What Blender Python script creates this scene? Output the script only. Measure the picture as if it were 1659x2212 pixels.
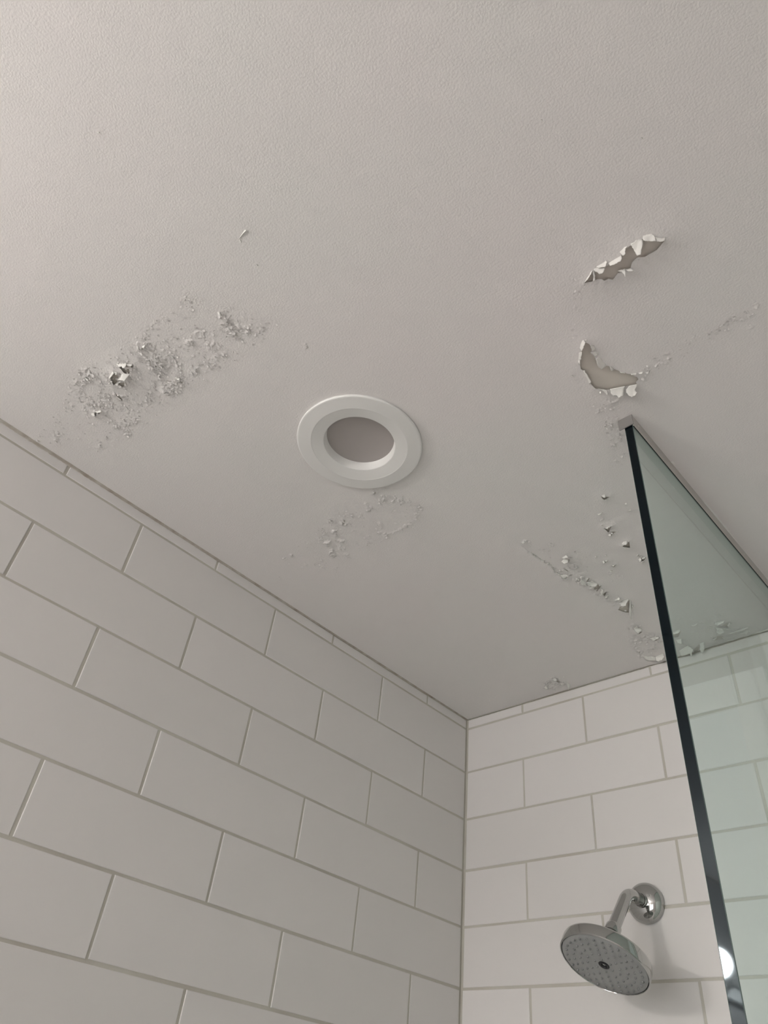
import bpy, bmesh, math, random
import numpy as np
from mathutils import Vector, Matrix
from mathutils.geometry import delaunay_2d_cdt

for o in list(bpy.data.objects):
    bpy.data.objects.remove(o)
scene = bpy.context.scene
C = scene.collection
random.seed(7)
H = 2.40                                  # ceiling height

# ------------------------------------------------------------------ camera
FPX = 1573.862
RC = np.array([[0.7329065, 0.6731539, 0.0985491],      # image right
               [-0.3958402, 0.5397453, -0.7429573],    # image down
               [-0.5533160, 0.5055086, 0.6620442]])    # forward
CAM = np.array([1.0126973, -1.2809589, H - 0.8027324])
cam_d = bpy.data.cameras.new('camera')
cam = bpy.data.objects.new('camera', cam_d)
C.objects.link(cam)
cam_d.sensor_width = 36.0
cam_d.lens = FPX / 2212 * 36.0
cam_d.clip_start = 0.02
cam.matrix_world = Matrix(((RC[0, 0], -RC[1, 0], -RC[2, 0], CAM[0]),
                           (RC[0, 1], -RC[1, 1], -RC[2, 1], CAM[1]),
                           (RC[0, 2], -RC[1, 2], -RC[2, 2], CAM[2]),
                           (0, 0, 0, 1)))
scene.camera = cam

# ------------------------------------------------------------------ light and exposure
world = bpy.data.worlds.new('world')
scene.world = world
world.use_nodes = True
world.node_tree.nodes['Background'].inputs[0].default_value = (0.9, 0.95, 1.0, 1)
world.node_tree.nodes['Background'].inputs[1].default_value = 0.0
vs = scene.view_settings
vs.view_transform = 'Standard'
vs.look = 'None'
vs.gamma = 1.0
vs.use_curve_mapping = False
vs.exposure = 2.31
FILL_WINDOW_POWER = 0.84                        # glow of the window added behind the viewer as soft fill
GLOBE_POWER = 38.0                        # emission strength of each lit globe of the vanity light
GLOBE_POS = (0.105, -2.196, H - 0.3160)
GLOBE_R = 0.036


# ------------------------------------------------------------------ helpers
def px_ceiling(x, y, drop=0.0):
    """a point of the photographed ceiling, measured: where it lies on the plane `drop` metres under the ceiling"""
    d = ((x - 829.5) / FPX) * RC[0] + ((y - 1106.0) / FPX) * RC[1] + RC[2]
    t = (H - drop - CAM[2]) / d[2]
    return CAM + t * d


def link(o, parent=None):
    C.objects.link(o)
    if parent is not None:
        o.parent = parent
        o.matrix_parent_inverse = parent.matrix_basis.inverted()
    return o


def tag(o, label=None, cat=None, group=None, kind=None):
    if label: o['label'] = label
    if cat: o['category'] = cat
    if group: o['group'] = group
    if kind: o['kind'] = kind
    return o


def obj_bm(name, bm, mat, parent=None, smooth=False):
    me = bpy.data.meshes.new(name)
    bm.normal_update()
    bm.to_mesh(me); bm.free()
    for m in (mat if isinstance(mat, (list, tuple)) else [mat]):
        me.materials.append(m)
    if smooth:
        for p in me.polygons: p.use_smooth = True
    return link(bpy.data.objects.new(name, me), parent)


def box(bm, lo, hi, mi=0):
    x0, y0, z0 = lo; x1, y1, z1 = hi
    v = [bm.verts.new(c) for c in ((x0, y0, z0), (x1, y0, z0), (x1, y1, z0), (x0, y1, z0),
                                   (x0, y0, z1), (x1, y0, z1), (x1, y1, z1), (x0, y1, z1))]
    fs = []
    for f in ((0, 3, 2, 1), (4, 5, 6, 7), (0, 1, 5, 4), (1, 2, 6, 5), (2, 3, 7, 6), (3, 0, 4, 7)):
        fa = bm.faces.new([v[i] for i in f]); fa.material_index = mi; fs.append(fa)
    return fs


def box_obj(name, lo, hi, mat, parent=None, bevel=0.0, seg=2):
    bm = bmesh.new()
    box(bm, lo, hi)
    if bevel > 0:
        bmesh.ops.bevel(bm, geom=list(bm.edges), offset=bevel, segments=seg, affect='EDGES', profile=0.5)
    return obj_bm(name, bm, mat, parent)


def lathe(bm, prof, n=64, mat=None, close_start=False, close_end=False):
    """revolve (r, z) around z; mat: 4x4 placing matrix"""
    rings = []
    for r, z in prof:
        ring = []
        for i in range(n):
            a = 2 * math.pi * i / n
            p = Vector((r * math.cos(a), r * math.sin(a), z))
            ring.append(bm.verts.new(mat @ p if mat else p))
        rings.append(ring)
    for a, b in zip(rings, rings[1:]):
        for i in range(n):
            bm.faces.new((a[i], a[(i + 1) % n], b[(i + 1) % n], b[i]))
    if close_start: bm.faces.new(list(reversed(rings[0])))
    if close_end: bm.faces.new(rings[-1])
    return rings


def tube(bm, pts, rads, n=32, caps=True):
    pts = [Vector(p) for p in pts]
    up = Vector((1, 0, 0))
    rings = []
    for i, p in enumerate(pts):
        t = (pts[min(i + 1, len(pts) - 1)] - pts[max(i - 1, 0)]).normalized()
        a = (up - t * up.dot(t)).normalized(); b = t.cross(a)
        r = rads[i] if isinstance(rads, (list, tuple)) else rads
        rings.append([bm.verts.new(p + r * (math.cos(2 * math.pi * k / n) * a + math.sin(2 * math.pi * k / n) * b)) for k in range(n)])
    for a, b in zip(rings, rings[1:]):
        for i in range(n):
            bm.faces.new((a[i], a[(i + 1) % n], b[(i + 1) % n], b[i]))
    if caps:
        bm.faces.new(list(reversed(rings[0]))); bm.faces.new(rings[-1])


def smooth_by_angle(o, deg=35):
    me = o.data
    for p in me.polygons: p.use_smooth = True
    try:
        me.set_sharp_from_angle(angle=math.radians(deg))
    except Exception:
        pass
    return o


# ------------------------------------------------------------------ materials
class Nodes:
    def __init__(s, name):
        s.m = bpy.data.materials.new(name); s.m.use_nodes = True
        s.t = s.m.node_tree; s.b = s.t.nodes['Principled BSDF']; s.out = s.t.nodes['Material Output']
    def n(s, kind, **kw):
        nd = s.t.nodes.new(kind)
        for k, v in kw.items():
            if k.startswith('i_'):
                nd.inputs[k[2:].replace('_', ' ')].default_value = v
            else:
                setattr(nd, k, v)
        return nd
    def l(s, a, b): s.t.links.new(a, b)


def set_p(b, **kw):
    for k, v in kw.items():
        b.inputs[k.replace('_', ' ')].default_value = v


def plain(name, col, rough=0.5, metal=0.0, spec=0.5):
    k = Nodes(name)
    k.b.inputs['Base Color'].default_value = (*col, 1)
    k.b.inputs['Roughness'].default_value = rough
    k.b.inputs['Metallic'].default_value = metal
    k.b.inputs['Specular IOR Level'].default_value = spec
    return k.m


def paint(name, col, rough=0.55, bump=0.25, scale=210.0, dist=0.001, vary=0.03, spec=0.3):
    """wall paint: roller stipple as fine relief, faint uneven tone"""
    k = Nodes(name)
    tc = k.n('ShaderNodeTexCoord')
    n1 = k.n('ShaderNodeTexNoise', i_Scale=scale, i_Detail=2.0, i_Roughness=0.5)
    n2 = k.n('ShaderNodeTexNoise', i_Scale=scale * 0.32, i_Detail=2.0, i_Roughness=0.5)
    k.l(tc.outputs['Object'], n1.inputs['Vector']); k.l(tc.outputs['Object'], n2.inputs['Vector'])
    ad = k.n('ShaderNodeMath', operation='ADD')
    mu = k.n('ShaderNodeMath', operation='MULTIPLY'); mu.inputs[1].default_value = 0.25
    k.l(n2.outputs['Fac'], mu.inputs[0])
    k.l(n1.outputs['Fac'], ad.inputs[0]); k.l(mu.outputs[0], ad.inputs[1])
    bp = k.n('ShaderNodeBump', i_Strength=bump, i_Distance=dist)
    k.l(ad.outputs[0], bp.inputs['Height']); k.l(bp.outputs['Normal'], k.b.inputs['Normal'])
    n3 = k.n('ShaderNodeTexNoise', i_Scale=3.2, i_Detail=3.0)
    k.l(tc.outputs['Object'], n3.inputs['Vector'])
    mx = k.n('ShaderNodeMix', data_type='RGBA')
    mx.inputs['A'].default_value = (col[0] * (1 - vary), col[1] * (1 + vary * 0.2), col[2] * (1 - vary * 0.4), 1)
    mx.inputs['B'].default_value = (col[0] * (1 + vary), col[1] * (1 - vary * 0.2), col[2] * (1 + vary * 0.2), 1)
    k.l(n3.outputs['Fac'], mx.inputs['Factor']); k.l(mx.outputs['Result'], k.b.inputs['Base Color'])
    set_p(k.b, Roughness=rough, Specular_IOR_Level=spec)
    return k.m


M = {}
M['film'] = paint('ceiling_paint', (0.80, 0.772, 0.758), bump=0.44, scale=430, dist=0.0009)
M['wallpaint'] = paint('wall_paint', (0.80, 0.778, 0.765), bump=0.3)
M['greige'] = paint('greige_wall_paint', (0.42, 0.40, 0.37), bump=0.3)
M['bare'] = paint('bare_plaster', (0.69, 0.645, 0.59), bump=0.15, scale=120, rough=0.8, vary=0.06, spec=0.1)
M['flake'] = paint('peeled_paint', (0.83, 0.815, 0.78), bump=0.12, scale=160, rough=0.5)
M['white'] = plain('white_enamel', (0.80, 0.795, 0.775), 0.35)
M['trimwhite'] = plain('white_joinery', (0.82, 0.81, 0.79), 0.4)
M['lens'] = plain('frosted_plastic', (0.46, 0.425, 0.41), 0.5)
M['lensring'] = plain('white_baffle', (0.82, 0.81, 0.79), 0.28)
M['chrome'] = plain('chrome', (0.50, 0.50, 0.49), 0.07, 1.0)
M['satin'] = plain('satin_aluminium', (0.62, 0.60, 0.575), 0.28, 1.0)
M['sprayface'] = plain('grey_silicone_plate', (0.33, 0.335, 0.33), 0.40)
M['nozzle'] = plain('grey_silicone', (0.27, 0.275, 0.27), 0.6, 0.0, 0.2)
M['rubber'] = plain('black_rubber', (0.02, 0.02, 0.022), 0.5)
M['floor'] = plain('pale_floor_tile', (0.62, 0.61, 0.59), 0.5)
M['frosted'] = plain('frosted_window_glass', (0.72, 0.75, 0.76), 0.35)


def tile_mat():
    k = Nodes('white_glazed_tile')
    tc = k.n('ShaderNodeTexCoord')
    oi = k.n('ShaderNodeObjectInfo')
    n = k.n('ShaderNodeTexNoise', i_Scale=18.0, i_Detail=2.0)
    k.l(tc.outputs['Object'], n.inputs['Vector'])
    bp = k.n('ShaderNodeBump', i_Strength=0.06, i_Distance=0.002)
    k.l(n.outputs['Fac'], bp.inputs['Height']); k.l(bp.outputs['Normal'], k.b.inputs['Normal'])
    r = k.n('ShaderNodeMix', data_type='RGBA')
    r.inputs['A'].default_value = (0.770, 0.744, 0.726, 1)
    r.inputs['B'].default_value = (0.800, 0.772, 0.758, 1)
    k.l(oi.outputs['Random'], r.inputs['Factor']); k.l(r.outputs['Result'], k.b.inputs['Base Color'])
    set_p(k.b, Roughness=0.42, Specular_IOR_Level=0.35)
    return k.m


def grout_mat(name, col, dirt, scale=9):
    k = Nodes(name)
    tc = k.n('ShaderNodeTexCoord')
    n = k.n('ShaderNodeTexNoise', i_Scale=float(scale), i_Detail=5.0)
    f = k.n('ShaderNodeTexNoise', i_Scale=900.0, i_Detail=2.0)
    k.l(tc.outputs['Object'], n.inputs['Vector']); k.l(tc.outputs['Object'], f.inputs['Vector'])
    cr = k.n('ShaderNodeValToRGB')
    cr.color_ramp.elements[0].position = 0.35; cr.color_ramp.elements[0].color = (*col, 1)
    cr.color_ramp.elements[1].position = 0.75; cr.color_ramp.elements[1].color = (*dirt, 1)
    k.l(n.outputs['Fac'], cr.inputs['Fac']); k.l(cr.outputs['Color'], k.b.inputs['Base Color'])
    bp = k.n('ShaderNodeBump', i_Strength=0.5, i_Distance=0.0008)
    k.l(f.outputs['Fac'], bp.inputs['Height']); k.l(bp.outputs['Normal'], k.b.inputs['Normal'])
    set_p(k.b, Roughness=0.9, Specular_IOR_Level=0.1)
    return k.m


M['tile'] = tile_mat()
M['grout'] = grout_mat('cement_grout', (0.62, 0.60, 0.54), (0.54, 0.505, 0.45))
M['caulk'] = grout_mat('stained_caulk', (0.58, 0.55, 0.50), (0.34, 0.28, 0.23), 40)
M['caulk2'] = grout_mat('clean_caulk', (0.46, 0.44, 0.40), (0.38, 0.35, 0.31))


def glass_mats():
    k = Nodes('green_tinted_glass')
    k.t.nodes.remove(k.b)
    lw = k.n('ShaderNodeLayerWeight'); lw.inputs['Blend'].default_value = 0.5
    p5 = k.n('ShaderNodeMath', operation='POWER'); p5.inputs[1].default_value = 5.0
    k.l(lw.outputs['Facing'], p5.inputs[0])
    ma = k.n('ShaderNodeMath', operation='MULTIPLY_ADD'); ma.inputs[1].default_value = 0.96; ma.inputs[2].default_value = 0.04
    k.l(p5.outputs[0], ma.inputs[0])
    tr = k.n('ShaderNodeBsdfTransparent'); tr.inputs['Color'].default_value = (0.925, 0.992, 0.975, 1)
    gl = k.n('ShaderNodeBsdfGlossy'); gl.inputs['Roughness'].default_value = 0.01
    mx = k.n('ShaderNodeMixShader')
    k.l(ma.outputs[0], mx.inputs[0]); k.l(tr.outputs[0], mx.inputs[1]); k.l(gl.outputs[0], mx.inputs[2])
    k.l(mx.outputs[0], k.out.inputs['Surface'])
    e = plain('polished_glass_edge', (0.0008, 0.0035, 0.0055), 0.03, 0.0, 0.21)
    e.node_tree.nodes['Principled BSDF'].inputs['Specular Tint'].default_value = (0.78, 0.92, 1.0, 1)
    a = plain('glass_arris', (0.10, 0.14, 0.13), 0.2, 0.0, 0.5)
    return k.m, e, a


M['glass'], M['glassedge'], M['arris'] = glass_mats()


def emit(name, col, strength):
    k = Nodes(name)
    set_p(k.b, Emission_Strength=strength)
    k.b.inputs['Emission Color'].default_value = (*col, 1)
    k.b.inputs['Base Color'].default_value = (0.8, 0.8, 0.8, 1)
    return k.m


M['window_fill'] = emit('added_window_glow', (0.95, 0.98, 1.0), FILL_WINDOW_POWER)  # emission for the added window, a soft fill
M['globe'] = emit('lit_opal_globe', (1.0, 0.955, 0.905), GLOBE_POWER)

# ------------------------------------------------------------------ the room shell
RX, RY = 2.30, -3.30                      # room: x 0..RX, y RY..0
TILE_END_L, TILE_END_B = 1.58, 0.832      # tiled lengths of the left and back wall
floor = box_obj('floor', (-0.1, RY - 0.1, -0.1), (RX + 0.1, 0.1, 0.0), M['floor']); tag(floor, kind='structure')
wall_left = box_obj('wall_left', (-0.11, RY - 0.1, 0.0), (-0.010, 0.1, H + 0.02), M['wallpaint']); tag(wall_left, kind='structure')
wall_back = box_obj('wall_back', (-0.010, 0.010, 0.0), (RX + 0.1, 0.11, H + 0.02), M['greige']); tag(wall_back, kind='structure')
wall_right = box_obj('wall_right', (RX, RY - 0.1, 0.0), (RX + 0.1, 0.010, H + 0.02), M['wallpaint']); tag(wall_right, kind='structure')
wall_front = box_obj('wall_front', (-0.010, RY - 0.1, 0.0), (RX, RY, H + 0.02), M['wallpaint']); tag(wall_front, kind='structure')

LIGHT_C = (0.417, -0.805)                 # the recessed light
LIGHT_HOLE = 0.080


def ceiling_slab():
    bm = bmesh.new()
    z0 = H + 0.0007
    outer = [bm.verts.new(c) for c in ((-0.1, RY - 0.1, z0), (RX + 0.1, RY - 0.1, z0), (RX + 0.1, 0.1, z0), (-0.1, 0.1, z0))]
    n = 48
    inner = [bm.verts.new((LIGHT_C[0] + LIGHT_HOLE * math.cos(2 * math.pi * i / n), LIGHT_C[1] + LIGHT_HOLE * math.sin(2 * math.pi * i / n), z0)) for i in range(n)]
    es = [bm.edges.new((outer[i], outer[(i + 1) % 4])) for i in range(4)] + [bm.edges.new((inner[i], inner[(i + 1) % n])) for i in range(n)]
    bmesh.ops.triangle_fill(bm, edges=es, use_beauty=True)
    bm.normal_update()
    for f in bm.faces:
        if f.normal.z > 0: f.normal_flip()
    ext = bmesh.ops.extrude_face_region(bm, geom=list(bm.faces))
    bmesh.ops.translate(bm, verts=[v for v in ext['geom'] if isinstance(v, bmesh.types.BMVert)], vec=(0, 0, 0.12))
    bmesh.ops.recalc_face_normals(bm, faces=bm.faces)
    return obj_bm('ceiling', bm, M['bare'])


ceiling = ceiling_slab(); tag(ceiling, kind='structure')

# ------------------------------------------------------------------ wall tiles (each a part of its wall)
GW = 0.0044                               # grout width
STRIP, PITCH = 0.0245, 0.1045
_tile_cache = {}


def tile_mesh(w, h):
    key = (round(w, 4), round(h, 4))
    if key in _tile_cache: return _tile_cache[key]
    # local: x along the wall, y up, z out of the wall; front face at z = 0
    c = 0.0011; d = 0.0065
    bm = bmesh.new()
    def ring(ins, z): return [bm.verts.new(p) for p in ((ins - w / 2, ins - h / 2, z), (w / 2 - ins, ins - h / 2, z), (w / 2 - ins, h / 2 - ins, z), (ins - w / 2, h / 2 - ins, z))]
    R = [ring(0, -d), ring(0, -c), ring(c * 0.3, -c * 0.3), ring(c, 0.0)]
    for a, b in zip(R, R[1:]):
        for i in range(4): bm.faces.new((a[i], a[(i + 1) % 4], b[(i + 1) % 4], b[i]))
    bm.faces.new(R[-1]); bm.faces.new(list(reversed(R[0])))
    me = bpy.data.meshes.new('tile'); bm.to_mesh(me); bm.free()
    me.materials.append(M['tile'])
    _tile_cache[key] = me
    return me


trng = random.Random(3)


def lay_tile(wall, u0, u1, v0, v1):
    """u: distance from the corner, v: depth below the ceiling"""
    w, h = u1 - u0 - GW, v1 - v0 - GW
    if w < 0.006 or h < 0.006: return
    me = tile_mesh(w, h)
    o = bpy.data.objects.new('tile', me)
    uc, zc = (u0 + u1) / 2, H - (v0 + v1) / 2
    j = lambda s: trng.uniform(-s, s)
    if wall is wall_left:
        m = Matrix(((0, 0, 1, -0.0005 + j(0.0004)), (1, 0, 0, -uc + j(0.0004)), (0, 1, 0, zc + j(0.0004)), (0, 0, 0, 1)))
    else:
        m = Matrix(((1, 0, 0, uc + j(0.0004)), (0, 0, -1, 0.0005 + j(0.0004)), (0, 1, 0, zc + j(0.0004)), (0, 0, 0, 1)))
    m = m @ Matrix.Rotation(j(0.0035), 4, 'X') @ Matrix.Rotation(j(0.0022), 4, 'Y') @ Matrix.Rotation(j(0.0016), 4, 'Z')
    o.matrix_world = m
    link(o, wall); o.matrix_basis = m


def tile_wall(wall, end, joints, strip_joints):
    nrow = int((H - STRIP) / PITCH) + 1
    edges = lambda js: [0.0015] + [q for q in js if q < end - 0.02] + [end]
    e = edges(strip_joints)
    for a, b in zip(e, e[1:]): lay_tile(wall, a, b, 0.0010, STRIP)
    for r in range(1, nrow + 1):
        v0 = STRIP + (r - 1) * PITCH; v1 = min(v0 + PITCH, H - 0.001)
        e = edges(joints(r))
        for a, b in zip(e, e[1:]): lay_tile(wall, a, b, v0, v1)


PU = 0.3090
tile_wall(wall_left, TILE_END_L, lambda r: [(0.2952 if r % 2 else 0.1432) + PU * i for i in range(6)], [0.1458, 0.4493, 0.7536, 1.0641, 1.3730])
tile_wall(wall_back, TILE_END_B, lambda r: [0.3080, 0.6205] if r % 2 else [0.1535, 0.4620, 0.7710], [0.1555, 0.4647, 0.7740])
box_obj('grout', (-0.010, -TILE_END_L, 0.0), (-0.0017, 0.010, H), M['grout'], wall_left)
box_obj('grout', (-0.0017, 0.0017, 0.0), (TILE_END_B, 0.010, H), M['grout'], wall_back)
# caulk between wall and ceiling: thicker and brown-stained along the left wall


def caulk(name, wall, pts, mat):
    """pts: (u, width); a small triangular bead in the angle of wall and ceiling"""
    bm = bmesh.new(); prev = None
    for u, w in pts:
        if wall is wall_left: q = [(-0.003, -u, H + 0.001), (0.0012 + 0.30 * w, -u, H + 0.001), (0.0014, -u, H - w), (-0.003, -u, H - w)]
        else: q = [(u, 0.003, H + 0.001), (u, -0.0012 - 0.30 * w, H + 0.001), (u, -0.0014, H - w), (u, 0.003, H - w)]
        ring = [bm.verts.new(c) for c in q]
        if prev:
            for i in range(4): bm.faces.new((prev[i], prev[(i + 1) % 4], ring[(i + 1) % 4], ring[i]))
        prev = ring
    bmesh.ops.recalc_face_normals(bm, faces=bm.faces)
    return obj_bm(name, bm, mat, wall)


crng = random.Random(5)
caulk('caulk_bead', wall_left, [(0.004 * i, 0.0014 + 0.0032 * min(1.0, 0.004 * i / 1.2) + crng.uniform(-0.0006, 0.0006)) for i in range(0, int(TILE_END_L / 0.004))], M['caulk'])
caulk('caulk_bead', wall_back, [(0.004 * i, 0.0016 + crng.uniform(-0.0005, 0.0005)) for i in range(0, int(TILE_END_B / 0.004))], M['caulk2'])

# window on the back wall outside the shower (seen mirrored in the glass)
win = box_obj('window_1', (0.834, -0.004, H - 1.05), (1.62, 0.010, H - 0.079), M['trimwhite']); tag(win, kind='structure')
for lo, hi in (((0.834, -0.022, H - 1.05), (0.894, -0.004, H - 0.079)), ((1.56, -0.022, H - 1.05), (1.62, -0.004, H - 0.079)),
               ((0.894, -0.022, H - 0.139), (1.56, -0.004, H - 0.079)), ((0.894, -0.022, H - 1.05), (1.56, -0.004, H - 0.99))):
    box_obj('window_frame', lo, hi, M['trimwhite'], win, 0.003)
box_obj('pane', (0.894, -0.0075, H - 0.99), (1.56, -0.004, H - 0.139), M['frosted'], win)
# unseen window added in the front wall: its panes glow to soften the shadows
fill_win = box_obj('added_fill_window', (0.35, RY, 0.95), (1.35, RY + 0.006, 2.08), M['trimwhite']); tag(fill_win, kind='structure')
for lo, hi in (((0.35, RY + 0.006, 0.95), (0.41, RY + 0.03, 2.08)), ((1.29, RY + 0.006, 0.95), (1.35, RY + 0.03, 2.08)), ((0.41, RY + 0.006, 2.02), (1.29, RY + 0.03, 2.08)),
               ((0.41, RY + 0.006, 0.95), (1.29, RY + 0.03, 1.01)), ((0.41, RY + 0.006, 1.49), (1.29, RY + 0.026, 1.54))):
    box_obj('window_frame', lo, hi, M['trimwhite'], fill_win, 0.003)
for z0, z1 in ((1.01, 1.49), (1.54, 2.02)):
    box_obj('pane', (0.41, RY + 0.006, z0), (1.29, RY + 0.010, z1), M['window_fill'], fill_win)
for nm, lo, hi in (('baseboard_left', (-0.010, RY, 0), (0.004, -TILE_END_L - 0.002, 0.12)), ('baseboard_right', (RX - 0.014, RY + 0.014, 0), (RX, 0.0, 0.12)),
                   ('baseboard_front', (0.004, RY, 0), (RX, RY + 0.014, 0.12)), ('baseboard_back', (TILE_END_B + 0.002, -0.004, 0), (RX - 0.014, 0.010, 0.12))):
    tag(box_obj(nm, lo, hi, M['trimwhite'], None, 0.003), kind='structure')

#__DAMAGE_START
# ------------------------------------------------------------------ the ceiling's paint film: sagging, torn and cracked
def zoom(x0, y0, s):
    return lambda *pts: [(x0 + x / s, y0 + y / s) for x, y in pts]


ZA = zoom(1230, 480, 6.636)       # torn hole by the top
ZB = zoom(1200, 700, 6.636)       # crescent hole above the screen
ZC = zoom(80, 660, 6.381)         # left blister
ZD = zoom(1110, 1140, 5.925)      # peeling ridge
ZE = zoom(1250, 1040, 10.369)     # small pops beside the screen
ZF = zoom(1340, 1310, 5.2)        # ragged edge along the back wall
ZG = zoom(860, 1400, 4.1475)      # small patch in the corner
ZH = zoom(320, 620, 5.53)         # crackle, left
ZI = zoom(560, 820, 3.770)        # crackle under the light
ZJ = zoom(1259, 860, 4.1475)
ZK = zoom(0, 860, 4.879)

# torn-out places: outline, sag of the loose paint at its rim (m), reach of the sag (m)
TEARS = [
    (ZA((365, 830), (400, 815), (470, 815), (500, 835), (560, 805), (625, 820), (690, 735), (745, 712), (690, 700), (740, 680), (800, 668), (870, 665), (885, 625), (895, 580),
        (930, 535), (975, 505), (1020, 500), (1080, 495), (1170, 440), (1250, 400), (1300, 340), (1365, 265), (1330, 235), (1240, 215), (1150, 215), (1060, 235), (1050, 340), (1000, 400),
        (925, 380), (875, 330), (840, 360), (805, 375), (795, 430), (750, 470), (720, 520), (640, 575), (580, 600), (520, 640), (450, 680), (365, 690)), 0.0050, 0.020),
    (ZA((325, 690), (345, 780), (335, 845), (215, 870), (270, 770)), 0.004, 0.012),
    (ZB((430, 265), (480, 280), (500, 320), (520, 385), (500, 410), (555, 460), (580, 510), (600, 590), (620, 625), (690, 635), (735, 590), (775, 610), (790, 660), (830, 660), (845, 645),
        (920, 680), (1000, 700), (1060, 715), (1110, 735), (1170, 760), (1190, 790), (1150, 830), (1165, 860), (1000, 890), (780, 930), (740, 940), (610, 925), (570, 920), (500, 850),
        (510, 830), (440, 730), (400, 665), (365, 650), (345, 560), (350, 470), (365, 400), (400, 300)), 0.0042, 0.016),
    (ZC((1000, 1000), (1050, 915), (1110, 965), (1150, 1010), (1120, 1040), (1060, 1095)), 0.0060, 0.020),
    (ZC((1110, 810), (1150, 870), (1200, 930), (1270, 940), (1330, 830), (1230, 800), (1160, 800)), 0.0060, 0.020),
    (ZC((1115, 1070), (1220, 1050), (1240, 1095), (1160, 1125)), 0.0045, 0.016),
    (ZC((640, 990), (700, 1030), (740, 1030), (680, 985)), 0.003, 0.009),
    (ZC((790, 1480), (830, 1470), (880, 1460), (860, 1490), (800, 1520)), 0.003, 0.010),
    (ZC((1400, 570), (1440, 570), (1465, 600), (1410, 615)), 0.0035, 0.009),
    (ZC((1075, 1200), (1140, 1250), (1190, 1310), (1150, 1290), (1090, 1240)), 0.002, 0.006),
    (ZC((1630, 780), (1650, 800), (1645, 880), (1632, 850)), 0.002, 0.006),
    (ZH((330, 1100), (380, 1110), (425, 1150), (370, 1130)), 0.0025, 0.008),
    (ZE((500, 320), (530, 385), (575, 410), (610, 390), (700, 335), (640, 345), (600, 350), (545, 335)), 0.0040, 0.008),
    (ZE((575, 1055), (660, 1140), (690, 1110), (690, 1080), (735, 1005), (690, 1020), (650, 1040), (610, 1040)), 0.0040, 0.008),
    (ZE((740, 1125), (770, 1165), (800, 1145), (860, 1125), (800, 1122)), 0.0025, 0.005),
    (ZE((980, 1445), (1110, 1485), (1150, 1480), (1130, 1340), (1100, 1360), (1080, 1390), (1020, 1420)), 0.0045, 0.010),
    (ZE((1380, 1710), (1410, 1745), (1405, 1785), (1460, 1770), (1500, 1700), (1430, 1725)), 0.0040, 0.008),
    (ZE((570, 1780), (590, 1815), (615, 1815), (660, 1770), (610, 1790)), 0.0035, 0.007),
    (ZE((720, 1890), (785, 1920), (840, 1860), (780, 1893)), 0.003, 0.006),
    (ZE((1310, 1635), (1350, 1640), (1340, 1675), (1310, 1665)), 0.003, 0.006),
    (ZE((720, 1175), (755, 1175), (745, 1205), (725, 1205)), 0.0025, 0.006),
    (ZD((1020, 775), (1080, 720), (1115, 750), (1065, 815)), 0.0035, 0.010),
    (ZD((1135, 850), (1190, 815), (1165, 875)), 0.0025, 0.007),
    (ZD((1335, 1050), (1360, 1005), (1400, 1005), (1440, 965), (1480, 920), (1470, 1085), (1400, 1075)), 0.003, 0.010),
    (ZD((680, 440), (712, 400), (705, 440)), 0.003, 0.008),
    (ZD((1595, 1355), (1620, 1330), (1640, 1335), (1620, 1350)), 0.003, 0.008),
    (ZD((625, 515), (690, 545), (693, 560), (640, 525)), 0.002, 0.006),
    (ZD((685, 630), (720, 605), (770, 596), (720, 612)), 0.002, 0.006),
    (ZD((920, 690), (950, 655), (970, 645), (940, 690)), 0.002, 0.007),
    (ZF((590, 310), (680, 285), (650, 345), (590, 345)), 0.003, 0.010),
    (ZF((815, 490), (890, 425), (885, 480), (840, 525)), 0.003, 0.010),
    (ZF((1120, 225), (1225, 165), (1210, 235)), 0.003, 0.010),
    (ZF((1090, 330), (1150, 330), (1170, 365), (1060, 380)), 0.002, 0.008),
    (ZF((340, 370), (380, 385), (440, 370), (400, 362)), 0.002, 0.006),
    (ZF((195, 525), (220, 505), (215, 530)), 0.002, 0.006),
    (ZF((200, 290), (235, 290), (215, 305)), 0.002, 0.006),
    (ZJ((775, 720), (790, 720), (785, 740)), 0.002, 0.006),
    (ZJ((830, 775), (860, 800), (835, 810)), 0.002, 0.006),
    (ZG((1400, 285), (1450, 295), (1440, 310)), 0.002, 0.006),
    (ZI((560, 1148), (600, 1146), (590, 1153)), 0.002, 0.005),
    (ZI((680, 1140), (705, 1150), (690, 1155)), 0.0022, 0.005),
    (ZI((675, 1162), (695, 1172), (688, 1176)), 0.0018, 0.004),
    (ZI((935, 915), (950, 920), (945, 935)), 0.0025, 0.005),
    (ZK((360, 428), (430, 455), (425, 458)), 0.0015, 0.004),
    (ZK((592, 445), (606, 462), (602, 475)), 0.002, 0.005),
]
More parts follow.
